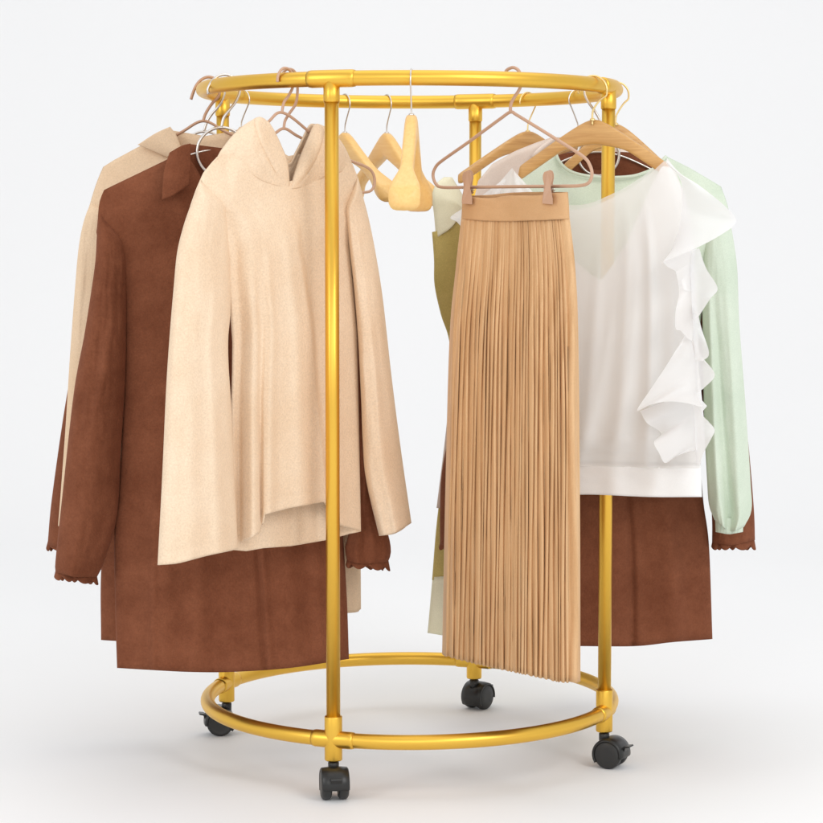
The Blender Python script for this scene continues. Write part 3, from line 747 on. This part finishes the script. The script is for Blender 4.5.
# sheer outer layer and lining
sheet('front_panel', p5, M['chiffon'], t, bL, bR, nk, [(540, 467), (590, 466), (650, 468)], bl_off(.036, .35), nu=101, nv=80, solid=0, hard='T')
sheet('back_panel', p5, M['chiffon'], t, bL, bR, [(513, 177), (540, 199), (580, 205), (614, 193), (640, 178), (664, 161)], [(540, 494), (590, 493), (650, 495)],
      lambda U, W: -.03*np.sqrt(np.clip(1-np.abs(U)**3, 0, 1))*(.4+.6*sm(W, 0, .4)), nu=81, nv=60, solid=0)
sheet('lining', p5, M['lining'], t, [(500, 215), (497, 280), (494, 380), (485, 440), (483, 464)], [(671, 167), (685, 200), (694, 280), (697, 370), (700, 440), (700, 466)],
      [(530, 232), (560, 250), (577, 262), (590, 274), (601, 280), (612, 266), (628, 240), (642, 208), (652, 184), (662, 166)], [(540, 465), (590, 464), (650, 466)],
      lambda U, W: bl_off(.026, .4)(U, W)-.008, nu=101, nv=80, solid=0, hard='T')
panel('hem_band', p5, M['lining'], t, L=[(483, 461), (482, 492)], R=[(701, 465), (702, 497)], T=[(540, 464), (590, 463.5), (650, 465)], B=[(540, 496), (590, 494.5), (650, 497)],
      tf=.019, tb=.022, top=1, topopen=1, nu=81, nv=14, amp=.002, pw=3, solid=.001, folds=[(-.45, -.45, .1, .1, .005, .005, -.5), (.2, .2, .1, .1, .005, .005, -.5), (.6, .55, .1, .1, .004, .004, -.5)])

def ruffle(seam, edge, nu=14, nv=160, base=.034, sc=1., mir=None, seed=1):
    """a ribbon of chiffon sewn along the seam; its free edge waves in and out: edge points are (px, py, lift)"""
    edge = np.array(edge, float); v = np.linspace(0, 1, nv)
    E = curve(edge*np.array((1, 1, 900.)), v)   # lift scaled so that spacing takes it into account
    S = curve(seam, v); V = []
    ln = float(np.sum(np.linalg.norm(np.diff(np.array(seam, float), axis=0), axis=1)))
    f1 = max(3., ln/9.); f2 = max(5., ln/5.); am = min(1., ln/90.+.25)
    for j in range(nv):
        for i in range(nu):
            w = i/(nu-1)
            px = S[j, 0]+(E[j, 0]-S[j, 0])*w; py = S[j, 1]+(E[j, 1]-S[j, 1])*w
            lift = base + 1.7*E[j, 2]/900*w**1.3 + .008*math.sin(PI*w) + am*(.0065*math.sin(v[j]*f1+seed+.8*math.sin(4*v[j]))+.004*math.sin(v[j]*f2+2*seed+1.3*math.sin(3*v[j])))*w
            V.append(p5.at(px, py, lift))
    F = [(j*nu+i, j*nu+i+1, (j+1)*nu+i+1, (j+1)*nu+i) for j in range(nv-1) for i in range(nu-1)]
    return obj('ruffle', V, F, M['chiffon2'], t, solid=0)
RF = [  # seam, free edge with lift, base height
    ([(666, 163), (681, 182), (680, 222), (672, 250)], [(667, 158, -.012), (680, 173, .0), (700, 186, .015), (726, 207, .035), (736, 222, .03), (719, 236, .04), (692, 250, .05), (663, 262, .055)], .036),
    ([(697, 248), (692, 268), (692, 292)], [(663, 262, .036), (668, 267, .03), (677, 273, .02), (684, 290, .01)], .034),
    ([(688, 255), (688, 290), (692, 320)], [(699, 248, .02), (706, 268, .02), (717.5, 288, .035), (710, 299, .05), (699, 316, .05)], .030),
    ([(691, 262), (693, 300), (693, 342)], [(676, 272, .03), (679, 292, .012), (675.5, 312, .04), (675.5, 328, .045), (681, 331, .03), (687, 338, .02)], .032),
    ([(690, 305), (692, 330), (694, 360)], [(698, 314, .03), (702, 330, .01), (709, 353, .035), (703, 361, .04)], .028),
    ([(692, 340), (694, 365), (696, 394)], [(703, 358, .012), (714.6, 375, .035), (703, 389, .045)], .026),
    ([(693, 390), (694, 430), (696, 464)], [(707, 406, .02), (702, 414, .035), (709, 422, .02), (714.6, 430, .03), (711, 439, .045), (704, 452, .03), (700, 464, .015)], .026),
    ([(691, 392), (697, 425), (698, 450)], [(640, 411, .015), (647, 423, .03), (661, 433, .012), (654, 442, .03), (659, 453, .035), (665, 463, .03), (675, 457, .015), (686, 452, .02)], .026),
    ([(688, 328), (697, 365), (703, 406)], [(684, 337, .012), (666, 366, .02), (650, 390, .03), (637, 410.5, .04), (650, 405, .05), (668, 401.5, .04), (686, 403, .05), (703, 407.5, .035)], .034),
]
for k, (sa, ed, ba) in enumerate(RF): ruffle(sa, ed, nu=18, nv=110, base=ba, seed=k*2.3)
# the same cascade on the wearer's other side
mir = lambda pts: [((1168-q[0])*1.0,) + tuple(q[1:]) for q in pts]
sL = [(507, 182), (500, 200), (494, 230), (492, 280), (488, 330), (486, 380), (484, 420), (484, 462)]
ruffle(sL, [(505, 178, .0), (492, 188, .01), (470, 204, .02), (450.5, 217, .02), (457, 222, .03), (470, 236, .04), (490, 250, .05), (478, 262, .03), (472, 280, .02), (482, 300, .03), (478, 330, .03), (470, 350, .02), (480, 380, .03), (472, 410, .02), (478, 440, .02), (480, 462, .02)], seed=9, base=.02)
# chiffon shoulder lying over the end of the hanger
sheet('shoulder', p5, M['chiffon2'], t, [(512, 168), (500, 182), (490, 196), (484, 208)], [(516, 173), (526, 184), (536, 196), (545, 206)], [], [(510, 214), (530, 212)],
      lambda U, W: .022+.012*np.cos(U*1.5)+.004*np.sin(U*9)*W, nu=25, nv=25, solid=0)
wood_hanger('wooden_hanger', 'honey wooden hanger in front of the right golden post, holding the white ruffled blouse', g_honey, 58, -22, M['wood_mid'], M['brass'], w=.168, drop=.098, hc=.052, he=.03, flip=1, back=.012, tc_=.017, te=.013, hr=.031, wire=.0022)

# ---- pale pink top
p9 = Plane(121, 26)
t = thing('knit_top', 'pale pink knit top behind the tan skirt, one shoulder showing under the clip hanger', 'top', base_of(p9, 560, 509), 0)
panel('body', p9, M['pink'], t,
      L=[(478, 181), (470, 220), (462, 280), (455, 340), (446, 430), (436.5, 508)],
      R=[(660, 190), (660, 250), (664, 340), (668, 430), (672, 490)],
      T=[(492, 165), (515, 152), (535, 144), (552, 138), (560, 160), (585, 178), (610, 165), (622, 146), (645, 172)],
      Tb=[(492, 164), (515, 151), (535, 143), (552, 137), (585, 138), (622, 143), (645, 172)],
      B=[(500, 505), (560, 500), (620, 495)], tf=.035, tb=.03, top=.6, seed=50, hard='T', amp=.003)
MB().tube(p9.at(np.array([533., 538, 543, 549, 554]), np.array([158., 152, 147.5, 143, 139]), np.array([.028]*5)), .006, 10).obj('neckband', M['pink'], t)
wood_hanger('wooden_hanger', 'wooden hanger inside the pale pink top, little but its hook showing', g_honey, 121, 26, M['wood_mid'], M['chrome'], w=.17, drop=.11, hc=.045, he=.026, flip=-1, dz=-.004)

# ---- olive dress
p8 = Plane(142, 36)
t = thing('dress', 'olive green linen dress with pale straw shoulders and hem, mostly hidden by the tan skirt', 'dress', base_of(p8, 520, 636), 0)
panel('body', p8, M['olive'], t,
      L=[(432, 232), (434, 260), (434.5, 285), (441, 315), (449, 340), (452, 380), (446, 450), (437, 520), (432, 580)],
      R=[(606, 240), (600, 300), (590, 345), (590, 400), (600, 480), (612, 560), (614, 580)],
      T=[(450, 228), (462, 216), (480, 230), (520, 244), (570, 228)], B=[(480, 577), (520, 577), (570, 578)], tf=.035, tb=.03, top=.8, topopen=1, seed=60, nu=51, nv=60)
panel('yoke', p8, M['pale'], t,
      L=[(444, 177), (436, 184), (432, 196), (434, 215), (436, 238)],
      R=[(596, 190), (604, 200), (610, 215), (608, 230), (606, 246)],
      T=[(452, 177), (460, 190), (472, 212), (520, 224), (565, 205), (586, 185)], B=[(450, 229), (462, 218), (480, 232), (520, 247), (570, 233)], tf=.036, tb=.031, top=.5, seed=61, nu=51, nv=24, hard='T', off=.002, amp=.002)
panel('hem_band', p8, M['pale'], t, L=[(432.5, 577), (430, 605), (427.5, 633)], R=[(613, 577), (615, 605), (617, 634)], T=[(480, 575), (520, 574), (570, 575)], B=[(460, 637), (520, 636), (570, 636)],
      tf=.037, tb=.032, top=1, topopen=1, nu=51, nv=14, seed=62, amp=.002)
wood_hanger('wooden_hanger', 'honey wooden hanger holding the olive dress, left arm crossing the back golden post', g_honey, 142, 36, M['wood_mid'], M['brass'], w=.205, drop=.105, hc=.045, he=.024, flip=1)

# ------------------------------------------------------------------ light
w = bpy.data.worlds.new('World'); scene.world = w; w.use_nodes = True
bg = w.node_tree.nodes['Background']; bg.inputs['Color'].default_value = (1, 1, 1, 1); bg.inputs['Strength'].default_value = .835
def area(name, loc, target, sx, sy, power, col=(1, 1, 1)):
    l = bpy.data.lights.new(name, 'AREA'); l.shape = 'RECTANGLE'; l.size = sx; l.size_y = sy; l.energy = power; l.color = col
    o = bpy.data.objects.new(name, l); COL.objects.link(o); o.location = loc
    o.rotation_euler = (Vector(target)-Vector(loc)).to_track_quat('-Z', 'Y').to_euler()
area('softbox_key', (3.2, -4.2, 3.6), (0, 0, .9), 1.6, 2.4, 75, (1, .99, .98))
area('softbox_fill', (-3.6, -3.4, 2.6), (0, 0, .8), 1.2, 2.6, 36)
area('added_front_fill', (0, -7.5, 3.4), (0, -.5, .5), 5, 2.5, 65)  # added fill behind the camera, brightens the clothes and floor
area('softbox_top', (.2, .4, 4.6), (0, .2, 0), 4, 4, 34)

scene.view_settings.view_transform = 'Standard'; scene.view_settings.look = 'None'; scene.view_settings.exposure = 0
scene.cycles.use_denoising = True
scene.cycles.max_bounces = 10; scene.cycles.transparent_max_bounces = 24
